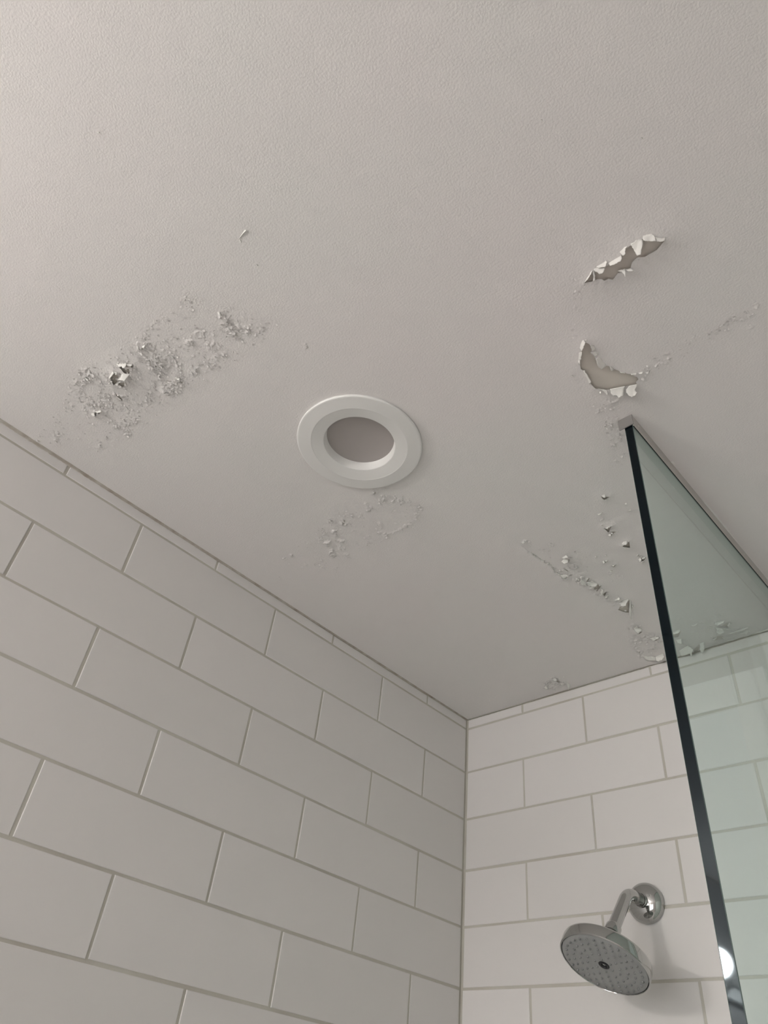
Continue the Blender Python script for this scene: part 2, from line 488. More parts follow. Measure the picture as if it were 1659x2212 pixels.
# crackle: soft spots (x, y, radius in photo pixels, strength)
CRACKS = []
for q in [(312, 748, 20, 1.2), (335, 785, 20, 1.1), (345, 800, 16, 1.0), (380, 825, 20, 1.2), (362, 838, 16, 1.0), (365, 775, 16, .9), (190, 805, 18, .8), (175, 820, 22, .6), (165, 850, 22, .5),
          (195, 880, 20, .8), (225, 872, 22, .7), (255, 850, 20, .7), (265, 858, 14, .9), (245, 785, 16, .35), (215, 795, 14, .6), (150, 880, 14, .35), (300, 790, 18, .45), (285, 765, 12, .5),
          (272, 925, 16, .9), (255, 918, 14, .7), (290, 910, 14, .5), (240, 945, 14, .35), (215, 965, 12, .5), (122, 940, 14, .6), (120, 955, 10, .6), (85, 946, 8, .4), (330, 850, 18, .4), (345, 870, 14, .3),
          (300, 880, 16, .35), (490, 697, 12, 1.2), (500, 712, 12, 1.2), (508, 724, 10, 1.1), (480, 680, 10, 1.0), (512, 705, 12, .8), (535, 713, 14, .6), (560, 710, 12, .45), (575, 708, 10, .4),
          (432, 722, 13, .5), (410, 738, 12, .7), (455, 745, 12, .7), (465, 752, 12, .6), (470, 775, 10, .5), (485, 770, 10, .5), (418, 800, 12, .8), (460, 785, 12, .6), (400, 640, 12, .4), (408, 670, 10, .3), (425, 650, 10, .3),
          (355, 690, 10, .3), (330, 705, 10, .4), (318, 700, 8, .3), (295, 735, 10, .4), (265, 755, 10, .4), (240, 772, 10, .4), (660, 748, 8, .5), (672, 760, 6, .3)]:
    CRACKS.append(q)
for x, y, r, s in [(945, 905, 30, .9), (1010, 895, 30, .7), (1000, 965, 34, .8), (1085, 965, 34, .8), (1150, 985, 34, .8), (1220, 990, 26, .8), (1290, 1035, 24, .9), (1310, 1055, 20, .7), (1285, 1095, 22, .8),
                   (1235, 1165, 22, .9), (1190, 1195, 18, .7), (1150, 1215, 18, .7), (1100, 1235, 16, .6), (1030, 1265, 22, 1.0), (1000, 1310, 18, .7), (890, 1335, 18, .8), (820, 1375, 18, .6), (900, 1040, 30, .9), (870, 1020, 20, .7),
                   (820, 1110, 34, .5), (730, 1110, 34, .6), (690, 1155, 30, .9), (580, 1148, 26, .8), (640, 1110, 24, .4), (520, 1240, 30, .7), (480, 1240, 18, .6), (620, 1235, 28, .9), (495, 1300, 20, .9), (560, 1325, 24, 1.0),
                   (675, 1310, 26, .8), (675, 1365, 24, .9), (600, 1415, 28, .8), (710, 1430, 20, .7), (910, 1300, 30, .7), (980, 1245, 18, .7), (995, 1185, 24, .6), (380, 1350, 24, .4), (210, 1450, 20, .9), (260, 1438, 14, .8), (375, 1505, 10, .6),
                   (500, 1480, 18, .4), (520, 1530, 16, .6), (620, 1540, 18, .5), (300, 1535, 20, .4), (180, 1625, 20, .4), (760, 1250, 26, .3), (1250, 1140, 20, .4)]:
    CRACKS.append((560 + x / 3.77, 820 + y / 3.77, r / 3.77 * 1.25, s))
for x, y, r, s in [(1263, 622, 8, .6), (1250, 645, 8, .4), (1240, 665, 8, .3), (1240, 690, 7, .25), (1243, 720, 7, .3), (1395, 800, 12, .6), (1420, 785, 12, .6), (1440, 770, 12, .55), (1460, 757, 12, .45), (1485, 740, 10, .45), (1500, 728, 10, .35),
                   (1530, 715, 10, .2), (1555, 700, 10, .2), (1580, 690, 9, .2), (1620, 708, 8, .35), (1632, 660, 9, .5), (1385, 820, 8, .7), (1285, 872, 8, .6), (1302, 880, 6, .5), (1290, 888, 6, .7), (1312, 905, 7, .5), (1325, 900, 6, .5),
                   (1318, 915, 7, .5), (1322, 945, 7, .5), (1335, 938, 5, .8), (1325, 958, 7, .4), (1345, 965, 6, .3), (1322, 865, 8, .4), (1280, 850, 6, .3), (1355, 985, 6, .2), (1360, 1010, 6, .2),
                   (1230, 1210, 12, .5), (1240, 1225, 12, .6), (1215, 1232, 10, .5), (1195, 1178, 8, .6), (1180, 1175, 8, .5), (1135, 1172, 8, .9), (1142, 1178, 8, .8), (1250, 1250, 10, .8), (1262, 1258, 10, 1.0), (1275, 1265, 10, 1.0), (1300, 1282, 10, .8),
                   (1310, 1292, 8, .8), (1330, 1300, 10, .8), (1365, 1355, 8, .7), (1372, 1380, 12, .8), (1375, 1395, 12, .9), (1380, 1410, 12, 1.0), (1395, 1378, 12, .7), (1410, 1395, 16, .5), (1420, 1380, 12, .8), (1470, 1345, 12, .3),
                   (1500, 1350, 12, .5), (1520, 1345, 10, .6), (1545, 1348, 10, .8), (1560, 1360, 14, .9), (1545, 1380, 12, .7), (1590, 1370, 16, .8), (1610, 1370, 12, .7), (1560, 1390, 14, .6), (1460, 1385, 14, .5), (1480, 1395, 12, .8),
                   (1185, 1478, 12, .9), (1200, 1472, 12, 1.0), (1215, 1475, 10, .9), (1195, 1482, 10, .7), (1005, 1514, 10, .35), (1030, 1517, 12, .3), (1440, 1245, 10, .4), (1450, 1250, 8, .5), (1415, 1025, 8, .6), (1408, 1020, 8, .4), (1445, 1035, 10, .7), (1455, 1050, 8, .7),
                   (1440, 1030, 8, .5), (1272, 1200, 6, .4), (1287, 1202, 6, .4), (1340, 1240, 8, .5), (1318, 1238, 7, .6), (1320, 1255, 6, .4), (1316, 1200, 6, .4), (1300, 1122, 6, .5), (1358, 1108, 6, .5), (1352, 1092, 6, .6)]:
    CRACKS.append((x, y, r, s))
# ledges: a lifted edge of paint along a line; the loose sheet lies to the right-hand side of the walking direction (in the photo)
LEDGES = [
    (ZD((205, 310), (270, 360), (340, 400), (400, 450), (440, 470), (480, 480), (520, 560), (580, 590), (630, 655), (660, 655), (700, 615), (770, 598)), 0.0022, 0.014),
    (ZF((245, 555), (300, 605), (400, 612), (430, 620), (485, 570)), 0.0025, 0.020),
    (ZF((150, 250), (190, 295), (235, 290)), 0.0022, 0.012),
    (ZD((820, 680), (880, 735), (940, 735)), 0.0022, 0.012),
    (ZI((1010, 1290), (1035, 1255), (1130, 1225), (1230, 1165), (1290, 1095), (1310, 1050)), 0.0007, 0.006),
    (ZH((560, 560), (600, 605), (660, 600), (660, 545), (610, 525), (565, 545)), -0.0007, 0.004),
    (ZC((1470, 1120), (1520, 1155), (1558, 1140), (1540, 1105)), -0.0007, 0.004),
    (ZB((760, 1080), (800, 1115), (850, 1100), (870, 1070)), 0.0016, 0.008),
    (ZG((1300, 360), (1360, 372), (1420, 345), (1455, 320), (1440, 292), (1390, 290), (1330, 330), (1300, 360)), -0.0016, 0.008),
]
LEDGE_FLAT = 0.0016

CELL, BLK = 0.0008, 50
BL = CELL * BLK


def to_xy(pts, drop=0.0):
    return np.array([px_ceiling(x, y, drop)[:2] for x, y in pts])


def seg_dist(P, poly, closed=True):
    """distance, nearest point and signed side for points P to a polyline"""
    n = len(poly)
    best = np.full(len(P), 1e9); near = np.zeros_like(P); side = np.zeros(len(P))
    for i in range(n if closed else n - 1):
        a, b = poly[i], poly[(i + 1) % n]
        ab = b - a; L2 = ab @ ab + 1e-12
        t = np.clip(((P - a) @ ab) / L2, 0, 1)
        q = a + t[:, None] * ab
        d = np.hypot(*(P - q).T)
        m = d < best
        best[m] = d[m]; near[m] = q[m]
        cr = ab[0] * (P[:, 1] - a[1]) - ab[1] * (P[:, 0] - a[0])
        side[m] = np.sign(cr[m])
    return best, near, side


def inside(P, poly):
    r = np.zeros(len(P), bool)
    n = len(poly)
    for i in range(n):
        (x0, y0), (x1, y1) = poly[i], poly[(i + 1) % n]
        c = ((y0 > P[:, 1]) != (y1 > P[:, 1])) & (P[:, 0] < (x1 - x0) * (P[:, 1] - y0) / (y1 - y0 + 1e-15) + x0)
        r ^= c
    return r


def hash2(ix, iy, k):
    v = np.sin(ix * 127.1 + iy * 311.7 + k * 74.7) * 43758.5453
    return v - np.floor(v)


def value_noise(P, s, k):
    q = P / s; i = np.floor(q); f = q - i; f = f * f * (3 - 2 * f)
    h = lambda a, b: hash2(i[:, 0] + a, i[:, 1] + b, k)
    return (h(0, 0) * (1 - f[:, 0]) + h(1, 0) * f[:, 0]) * (1 - f[:, 1]) + (h(0, 1) * (1 - f[:, 0]) + h(1, 1) * f[:, 0]) * f[:, 1]


def chips(P, s, k, amp):
    """lifted paint chips: every cell is a little plate tilted off the ceiling (metres, downward)"""
    w = np.stack([value_noise(P, s * 0.7, k + 9) - 0.5, value_noise(P, s * 0.7, k + 13) - 0.5], 1) * s * 0.9
    q = (P + w) / s; i = np.floor(q)
    b1 = np.full(len(P), 1e9); b2 = np.full(len(P), 1e9)
    cid = np.zeros_like(P); cen = np.zeros_like(P)
    for dx in (-1, 0, 1):
        for dy in (-1, 0, 1):
            c = i + (dx, dy)
            fp = c + np.stack([hash2(c[:, 0], c[:, 1], k), hash2(c[:, 0], c[:, 1], k + 1)], 1)
            d = np.hypot(*(q - fp).T)
            m = d < b1
            b2 = np.where(m, b1, np.minimum(b2, d))
            b1[m] = d[m]; cid[m] = c[m]; cen[m] = fp[m]
    ang = hash2(cid[:, 0], cid[:, 1], k + 2) * 6.283
    lift = np.maximum(0, hash2(cid[:, 0], cid[:, 1], k + 3) - (1 - amp) * 0.6) * 1.3
    t = (q - cen)
    pl = t[:, 0] * np.cos(ang) + t[:, 1] * np.sin(ang) + 0.45
    return np.maximum(0, pl) ** 1.6 * lift


class Film:
    pass


F = Film()
F.tears = []
for px, A, lam in TEARS:
    A = A * 0.62 if A > 0.0035 else A * 0.5
    F.tears.append((to_xy(px, A * 0.75), A, lam))
F.ledges = [(to_xy(px), A, lam) for px, A, lam in LEDGES]
F.cracks = []
for x, y, r, s in CRACKS:
    c = px_ceiling(x, y)[:2]
    ex = (px_ceiling(x + r, y)[:2] - c); ey = (px_ceiling(x, y + r)[:2] - c)
    F.cracks.append((c, np.linalg.inv(np.stack([ex, ey], 1)), s, max(np.linalg.norm(ex), np.linalg.norm(ey))))


def film_height(P):
    """downward offset of the paint at points P (n, 2)"""
    lo, hi = P.min(0), P.max(0)
    h = np.zeros(len(P))
    mask = np.zeros(len(P))
    for c, inv, s, r in F.cracks:
        if (c + 2.2 * r < lo).any() or (c - 2.2 * r > hi).any(): continue
        d = (P - c) @ inv.T
        mask = np.maximum(mask, s * np.clip(1.25 * np.exp(-(d ** 2).sum(1)) - 0.10, 0, 1))
    if mask.max() > 0:
        m = np.clip(1.5 * mask * (0.35 + 1.0 * value_noise(P, 0.010, 3)), 0, 1.3)
        am = np.clip(m, 0, 1)
        h += np.clip(m, 0, 1) * (0.0020 * chips(P, 0.0085, 5, am) + 0.0014 * chips(P, 0.0048, 31, am))
    for poly, A, lam in F.tears:
        R = 4.5 * lam
        if (poly.max(0) + R < lo).any() or (poly.min(0) - R > hi).any(): continue
        d, near, _ = seg_dist(P, poly)
        w = np.exp(-(d / lam) ** 1.15) - 0.0035
        n1 = value_noise(near, 0.012, 21) + 0.5 * value_noise(near, 0.005, 22)
        h = np.maximum(h, A * np.clip(w, 0, 1) * (0.80 + (0.45 * n1 - 0.30) * np.exp(-d / (0.35 * lam))))
    for poly, A, lam in F.ledges:
        R = 4.5 * lam
        if (poly.max(0) + R < lo).any() or (poly.min(0) - R > hi).any(): continue
        d, near, side = seg_dist(P, poly, False)
        w = np.clip(np.exp(-(d / lam) ** 1.3) - 0.004, 0, 1)
        endd = np.minimum(np.hypot(*(P - poly[0]).T), np.hypot(*(P - poly[-1]).T))
        w = w * np.clip(endd / (0.4 * lam), 0, 1)
        if A < 0:
            h = np.maximum(h, -A * np.exp(-(d / (0.0013)) ** 2) * (0.5 + value_noise(P, 0.008, 8)))
        else:
            h = np.maximum(h, np.where(side > 0, A * w * (0.8 + (0.9 * value_noise(near, 0.008, 6) - 0.35) * np.exp(-d / 0.004)), 0))
    return h


def build_film():
    nx, ny = int(math.ceil(RX / BL)), int(math.ceil(-RY / BL))
    V, Fq, base = [], [], 0
    g = np.arange(BLK + 1) * CELL
    gx, gy = np.meshgrid(g, g, indexing='ij')
    loc = np.stack([gx.ravel(), gy.ravel()], 1)
    idx = np.arange((BLK + 1) ** 2).reshape(BLK + 1, BLK + 1)
    quads = np.stack([idx[:-1, :-1].ravel(), idx[:-1, 1:].ravel(), idx[1:, 1:].ravel(), idx[1:, :-1].ravel()], 1)   # normals down
    circ = np.array([(LIGHT_C[0] + LIGHT_HOLE * math.cos(a), LIGHT_C[1] + LIGHT_HOLE * math.sin(a)) for a in np.linspace(0, 2 * math.pi, 72, endpoint=False)])
    nfine = 0
    for bx in range(nx):
        for by in range(ny):
            o = np.array([bx * BL, -(by + 1) * BL])
            P = loc + o
            h = film_height(P)
            d0 = np.hypot(P[:, 0] - LIGHT_C[0], P[:, 1] - LIGHT_C[1])
            hole = d0.min() < LIGHT_HOLE
            if h.max() < 2e-5 and not hole:
                x1, y1 = min(o[0] + BL, RX), max(o[1], RY)
                V.append(np.array([(o[0], y1, H), (o[0], o[1] + BL, H), (x1, o[1] + BL, H), (x1, y1, H)]))
                Fq.append(np.array([[0, 1, 2, 3]]) + base); base += 4
                continue
            nfine += 1
            polys = [t[0] for t in F.tears if (t[0].max(0) > o - .002).all() and (t[0].min(0) < o + BL + .002).all()]
            if hole: polys.append(circ)
            keep = np.ones(len(quads), bool)
            Q = P.copy()
            for poly in polys:
                d, near, _ = seg_dist(P, poly)
                m = d < 0.62 * CELL
                Q[m] = near[m]
            cen = Q[quads].mean(1)
            for poly in polys: keep &= ~inside(cen, poly)
            # edge of the block stays on the flat grid so that neighbours meet
            V.append(np.column_stack([Q, H - h]))
            Fq.append(quads[keep] + base); base += len(P)
    V = np.concatenate(V); Fq = np.concatenate(Fq)
    V[:, 1] = np.maximum(V[:, 1], RY)
    me = bpy.data.meshes.new('paint_film')
    me.vertices.add(len(V)); me.vertices.foreach_set('co', V.astype(np.float32).ravel())
    me.loops.add(Fq.size); me.loops.foreach_set('vertex_index', Fq.astype(np.int32).ravel())
    me.polygons.add(len(Fq)); me.polygons.foreach_set('loop_start', np.arange(0, Fq.size, 4, dtype=np.int32))
    me.update(calc_edges=True)
    me.polygons.foreach_set('use_smooth', np.ones(len(Fq), bool))
    me.materials.append(M['film'])
    bm = bmesh.new(); bm.from_mesh(me)
    bmesh.ops.delete(bm, geom=[v for v in bm.verts if not v.link_faces], context='VERTS')
    bm.to_mesh(me); bm.free()
    print('film blocks fine', nfine, 'quads', len(Fq))
    return link(bpy.data.objects.new('paint_film', me), ceiling)


build_film()

# torn flakes still hanging on: outline, hinge (two corners of the outline), drop at the hinge and at the free edge (mm), curl
frng = random.Random(11)


def flake(pts, hinge, d0=1.0, d1=6.0, curl=1.2, rag=0.9):
    n = len(pts)
    poly = []
    fixed = {hinge[0], hinge[1]}
    for i in range(n):
        a, b = np.array(pts[i], float), np.array(pts[(i + 1) % n], float)
        L = np.linalg.norm(b - a); k = max(1, int(L / 2.2))
        on_hinge = i in fixed and (i + 1) % n in fixed
        for s in range(k):
            p = a + (b - a) * s / k
            if s > 0 and not on_hinge: p = p + np.array([frng.uniform(-rag, rag), frng.uniform(-rag, rag)])
            poly.append(p)
    poly = np.array(poly)
    lo, hi = poly.min(0), poly.max(0)
    step = max(2.2, (hi - lo).max() / 14)
    inner = []
    gy = lo[1] + step
    while gy < hi[1]:
        gx = lo[0] + step
        while gx < hi[0]:
            inner.append((gx + frng.uniform(-.3, .3), gy + frng.uniform(-.3, .3)))
            gx += step
        gy += step
    if inner:
        inner = np.array(inner); d, _, _ = seg_dist(inner, poly)
        inner = inner[inside(inner, poly) & (d > 1.0)]
    allp = np.concatenate([poly, inner]) if len(inner) else poly
    vs2, _, fs2, *_ = delaunay_2d_cdt([Vector(p) for p in allp], [(i, (i + 1) % len(poly)) for i in range(len(poly))], [], 1, 1e-4)
    A, B = np.array(pts[hinge[0]]), np.array(pts[hinge[1]])
    nrm = np.array([-(B - A)[1], (B - A)[0]]); nrm = nrm / (np.linalg.norm(nrm) + 1e-9)
    dd = np.abs((np.array([tuple(v) for v in vs2]) - A) @ nrm); mx = dd.max() + 1e-6
    bm = bmesh.new(); bv = []
    ph = frng.uniform(0, 6)
    own = []
    for v, d in zip(vs2, dd):
        t = d / mx
        own.append(max(0.0, ((d1 - d0) * t ** curl + 0.35 * math.sin(v[0] * 0.35 + ph) * t) / 1000))
    drop = np.full(len(own), 0.002)
    for _ in range(2):                           # hang from the sagging paint around it
        q = np.array([px_ceiling(v[0], v[1], h)[:2] for v, h in zip(vs2, drop)])
        drop = film_height(q) + 0.0003 + np.array(own)
    for v, h in zip(vs2, drop):
        bv.append(bm.verts.new(px_ceiling(v[0], v[1], h)))
    for f in fs2:
        try: bm.faces.new([bv[i] for i in f])
        except ValueError: pass
    bmesh.ops.recalc_face_normals(bm, faces=bm.faces)
    o = obj_bm('paint_flake', bm, M['flake'], ceiling, True)
    md = o.modifiers.new('thickness', 'SOLIDIFY'); md.thickness = 0.0004; md.offset = 0
    return o


# hole by the top
flake(ZA((385, 640), (470, 590), (530, 545), (545, 575), (510, 640), (425, 658)), (0, 1), 4, 9)
flake(ZA((350, 665), (430, 640), (520, 640), (500, 690), (470, 735), (430, 745), (365, 705)), (0, 1), 3, 8)
flake(ZA((555, 585), (600, 560), (740, 480), (755, 520), (740, 552), (640, 612), (585, 628)), (1, 2), 4, 9)
flake(ZA((720, 430), (790, 355), (835, 345), (805, 385), (800, 460), (765, 485)), (0, 1), 3, 8)
flake(ZA((875, 310), (1000, 240), (1050, 235), (1055, 300), (1030, 400), (1030, 465), (970, 480), (925, 400)), (0, 2), 3, 12)
flake(ZA((1050, 200), (1100, 175), (1190, 165), (1230, 215), (1245, 270), (1090, 272), (1060, 260)), (1, 2), 3, 9)
flake(ZA((1225, 215), (1330, 235), (1385, 215), (1370, 265), (1300, 282), (1245, 270)), (0, 2), 3, 8)
flake(ZA((690, 698), (745, 680), (805, 670), (808, 740), (803, 790), (775, 740), (745, 710)), (0, 2), 3, 11)
flake(ZA((808, 680), (875, 660), (925, 685), (900, 703), (840, 705)), (0, 1), 3, 8)
flake(ZA((325, 690), (355, 700), (370, 760), (365, 842), (335, 840), (345, 770)), (0, 1), 2, 7)
flake(ZA((270, 770), (320, 690), (330, 700), (285, 790), (215, 865)), (0, 1), 2, 5)
# crescent hole
flake(ZB((385, 235), (405, 225), (430, 270), (375, 392), (345, 340), (355, 300)), (0, 5), 2, 6)
flake(ZB((335, 410), (380, 405), (365, 510), (328, 515)), (0, 3), 2, 6)
flake(ZB((325, 520), (350, 515), (352, 585), (330, 560)), (0, 3), 2, 5)
flake(ZB((410, 225), (440, 215), (450, 235), (425, 255)), (0, 1), 2, 4)
flake(ZB((500, 300), (555, 310), (578, 368), (530, 390), (510, 350)), (1, 2), 2, 5)
flake(ZB((505, 408), (560, 390), (605, 400), (612, 438), (570, 472), (545, 440)), (1, 3), 2, 6)
flake(ZB((580, 495), (630, 460), (680, 545), (720, 585), (700, 615), (655, 650), (625, 625), (600, 590)), (1, 3), 2, 9)
flake(ZB((640, 590), (720, 583), (722, 600), (690, 628), (650, 645)), (0, 1), 8, 12)
flake(ZB((770, 600), (790, 610), (835, 640), (825, 668), (795, 665)), (0, 2), 2, 6)
flake(ZB((785, 930), (1000, 888), (975, 950), (970, 1020), (900, 1065), (885, 1030), (825, 1030), (795, 990)), (0, 1), 4, 13)
flake(ZB((1010, 945), (1060, 885), (1170, 860), (1160, 905), (1140, 935), (1148, 965), (1172, 980), (1140, 1030), (1085, 1048), (1045, 1020), (1012, 985)), (1, 2), 4, 14)
flake(ZB((610, 925), (680, 940), (740, 955), (757, 1000), (742, 1022), (690, 968)), (0, 1), 3, 8)
flake(ZB((630, 970), (660, 965), (655, 995), (635, 1000)), (0, 1), 2, 5)
flake(ZB((395, 670), (415, 660), (512, 830), (485, 860)), (0, 3), 2, 5)
flake(ZB((920, 680), (1000, 695), (990, 708), (930, 695)), (0, 1), 2, 5)
flake(ZB((1080, 715), (1165, 700), (1160, 720), (1090, 735)), (0, 1), 2, 5)
flake(ZB((1190, 700), (1255, 685), (1245, 712), (1200, 712)), (0, 1), 1, 4)
flake(ZB((218, 740), (250, 730), (240, 750)), (0, 1), 1, 4)
# left blister
flake(ZC((1170, 938), (1280, 950), (1228, 1010), (1212, 1045), (1140, 1028), (1150, 985)), (0, 1), 5, 15)
flake(ZC((985, 1000), (1040, 910), (1060, 930), (1020, 985), (1000, 1020)), (0, 1), 6, 11)
flake(ZC((1055, 915), (1090, 960), (1108, 925), (1085, 915)), (0, 3), 5, 11)
flake(ZC((1115, 1000), (1165, 950), (1150, 1020), (1120, 1030)), (0, 1), 5, 10)
flake(ZC((1095, 805), (1165, 795), (1230, 795), (1228, 830), (1205, 865), (1178, 862), (1170, 835), (1130, 850)), (0, 2), 5, 13)
flake(ZC((1230, 805), (1320, 815), (1300, 835), (1250, 830)), (0, 1), 5, 9)
flake(ZC((1095, 1085), (1145, 1045), (1155, 1055), (1110, 1085)), (0, 1), 5, 9)
flake(ZC((985, 1075), (1005, 1060), (995, 1085)), (0, 1), 3, 6)
flake(ZC((630, 985), (690, 1005), (715, 1020), (700, 1045), (670, 1020)), (0, 2), 2, 6)
flake(ZC((800, 1465), (850, 1450), (890, 1445), (870, 1475), (830, 1482)), (0, 2), 2, 6)
flake(ZC((745, 1490), (790, 1485), (795, 1530), (760, 1525)), (0, 1), 1, 4)
flake(ZC((1372, 555), (1400, 560), (1395, 620), (1380, 600)), (0, 1), 2, 6)
flake(ZC((1440, 575), (1480, 545), (1490, 560), (1465, 595)), (0, 1), 2, 6)
flake(ZH((320, 1090), (360, 1075), (385, 1085), (375, 1115), (340, 1105)), (0, 2), 2, 6)
flake(ZH((825, 300), (860, 300), (870, 345), (845, 340)), (0, 1), 1, 4)
flake(ZH((950, 470), (975, 490), (970, 520), (955, 510)), (0, 1), 1, 3.5)
# small pops beside the screen
flake(ZE((505, 325), (540, 300), (605, 290), (605, 355), (570, 368), (540, 350)), (1, 2), 1, 6)
flake(ZE((610, 400), (640, 390), (630, 415)), (0, 1), 1, 4)
flake(ZE((590, 1050), (640, 1010), (735, 1000), (690, 1040), (665, 1030), (650, 1062), (615, 1058)), (1, 2), 1, 6)
flake(ZE((655, 1205), (700, 1175), (730, 1185), (712, 1235), (690, 1225)), (0, 1), 1, 6)
flake(ZE((725, 1160), (765, 1150), (755, 1185), (735, 1180)), (0, 1), 1, 4)
flake(ZE((965, 1395), (1000, 1350), (1085, 1335), (1085, 1390), (1050, 1425), (1000, 1430)), (1, 2), 1, 7)
flake(ZE((985, 1465), (1075, 1485), (1045, 1515), (1010, 1500)), (0, 1), 1, 5)
flake(ZE((1330, 1740), (1380, 1715), (1405, 1750), (1398, 1785), (1365, 1805)), (0, 1), 1, 7)
flake(ZE((1285, 1660), (1320, 1625), (1340, 1640), (1310, 1670)), (0, 1), 1, 5)
flake(ZE((1360, 1680), (1410, 1650), (1400, 1690)), (0, 1), 1, 4)
flake(ZE((1395, 1705), (1500, 1695), (1440, 1745)), (0, 1), 1, 5)
flake(ZE((515, 1800), (560, 1775), (585, 1815), (545, 1840)), (0, 1), 1, 6)
flake(ZE((585, 1770), (660, 1755), (615, 1805)), (0, 1), 1, 6)
flake(ZE((725, 1885), (840, 1855), (780, 1905)), (0, 1), 1, 6)
flake(ZE((690, 2005), (755, 1990), (720, 2028)), (0, 1), 1, 4)
flake(ZE((1010, 510), (1070, 480), (1080, 518)), (0, 1), 0.8, 4)
flake(ZE((1100, 670), (1160, 635), (1165, 645)), (0, 1), 0.8, 3)
flake(ZE((420, 735), (480, 715), (535, 695), (470, 750)), (0, 2), 0.8, 4)
flake(ZE((585, 1655), (625, 1640), (605, 1665)), (0, 1), 0.8, 3)
flake(ZE((355, 1680), (410, 1665), (380, 1695)), (0, 1), 0.8, 3)
flake(ZE((500, 985), (550, 970), (520, 990)), (0, 1), 0.8, 3)
# peeling ridge
flake(ZD((945, 700), (1010, 680), (1075, 720), (1045, 755), (1000, 760), (955, 735)), (0, 2), 1, 7)
flake(ZD((960, 760), (1010, 755), (1020, 775), (985, 782)), (0, 1), 2, 6)
flake(ZD((1100, 830), (1125, 768), (1142, 800), (1130, 862)), (0, 1), 2, 9)
flake(ZD((1075, 720), (1118, 742), (1100, 752)), (0, 1), 2, 5)
flake(ZD((1165, 880), (1205, 850), (1210, 870), (1190, 905)), (0, 1), 1, 5)
flake(ZD((1275, 925), (1350, 890), (1358, 918), (1310, 935)), (0, 1), 1, 6)
flake(ZD((1350, 965), (1400, 930), (1470, 915), (1440, 965), (1435, 1000), (1400, 1013), (1370, 1000)), (0, 2), 1, 9)
flake(ZD((1485, 925), (1500, 935), (1505, 1050), (1500, 1182), (1485, 1150), (1476, 1080)), (0, 1), 1, 9)
flake(ZD((1505, 990), (1530, 990), (1520, 1050)), (0, 1), 1, 3)
flake(ZD((605, 435), (640, 400), (700, 405), (695, 440), (655, 462)), (1, 2), 1, 8)
flake(ZD((615, 385), (670, 350), (695, 380), (650, 398)), (0, 1), 1, 6)
flake(ZD((785, 640), (840, 655), (835, 685), (815, 670)), (0, 1), 1, 4)
flake(ZD((840, 700), (865, 650), (905, 690), (935, 715), (935, 742), (880, 740)), (1, 2), 1, 7)
flake(ZD((845, 640), (860, 615), (905, 630), (870, 650)), (1, 2), 1, 5)
flake(ZD((890, 650), (960, 640), (930, 690)), (0, 1), 1, 4)
flake(ZD((1535, 1285), (1570, 1260), (1640, 1305), (1605, 1350), (1560, 1330)), (0, 2), 1, 8)
flake(ZD((90, 190), (125, 170), (145, 185), (120, 210)), (0, 1), 1, 4)
flake(ZD((340, 405), (400, 420), (390, 445), (350, 430)), (0, 1), 1.5, 4)
flake(ZD((405, 460), (450, 440), (465, 465), (430, 475)), (1, 2), 1.5, 4)
flake(ZD((590, 605), (650, 600), (690, 610), (655, 660), (625, 650)), (1, 2), 1.5, 5)
flake(ZD((445, 225), (475, 230), (465, 250)), (0, 1), 1, 3)
flake(ZD((665, 770), (680, 765), (672, 785)), (0, 1), 0.8, 2)
# scalloped lip of the ridge
for i, (x, y) in enumerate([(215, 318), (240, 338), (268, 362), (300, 382), (330, 402), (372, 432), (405, 458), (470, 482), (492, 512), (512, 548), (548, 578), (585, 600), (610, 630), (665, 648), (690, 622)]):
    w = 12 + 6 * ((i * 7) % 3)
    flake(ZD((x - w, y - 4 - w * 0.5), (x + w * 0.9, y - 6), (x + w * 0.5, y + w * 0.45), (x - w * 0.4, y + w * 0.30)), (0, 1), 0.6, 2.6, 1.0, 0.7)
# along the back wall
flake(ZF((250, 555), (330, 560), (400, 565), (400, 612), (320, 608), (275, 590)), (0, 2), 1, 6)
flake(ZF((395, 565), (480, 528), (495, 560), (470, 600), (430, 622), (400, 605)), (0, 1), 1, 10)
flake(ZF((660, 500), (755, 440), (800, 465), (820, 495), (805, 520), (800, 565), (775, 530), (735, 548), (690, 560)), (0, 1), 1, 14)
flake(ZF((890, 415), (940, 400), (947, 480), (925, 538), (898, 500)), (0, 1), 1, 14)
flake(ZF((590, 300), (640, 270), (675, 265), (650, 300), (610, 312)), (0, 2), 1, 6)
flake(ZF((625, 375), (690, 365), (690, 420), (640, 415)), (0, 1), 1, 7)
flake(ZF((655, 590), (680, 580), (685, 640), (668, 640)), (0, 1), 1, 9)
flake(ZF((1045, 195), (1100, 170), (1170, 160), (1160, 190), (1135, 195), (1090, 218)), (0, 2), 1, 7)
flake(ZF((1070, 235), (1120, 245), (1168, 255), (1165, 295), (1120, 322), (1085, 300)), (0, 2), 1, 9)
flake(ZF((1125, 240), (1235, 255), (1220, 266), (1150, 255)), (0, 1), 1, 5)
flake(ZF((1200, 215), (1225, 180), (1232, 195), (1215, 232)), (0, 1), 1, 5)
flake(ZF((1200, 308), (1320, 270), (1450, 228), (1420, 252), (1320, 285)), (0, 2), 1, 5)
flake(ZF((1260, 325), (1340, 300), (1440, 255), (1438, 285), (1415, 330), (1400, 310), (1330, 320)), (0, 2), 1, 7)
flake(ZF((1190, 380), (1300, 360), (1290, 372), (1210, 390)), (0, 1), 1, 5)
flake(ZF((1030, 365), (1085, 345), (1075, 365), (1045, 378)), (0, 1), 1, 6)
flake(ZF((1140, 345), (1160, 350), (1190, 368), (1165, 368)), (0, 1), 1, 5)
flake(ZF((990, 445), (1055, 425), (1140, 420), (1050, 442)), (0, 2), 1, 5)
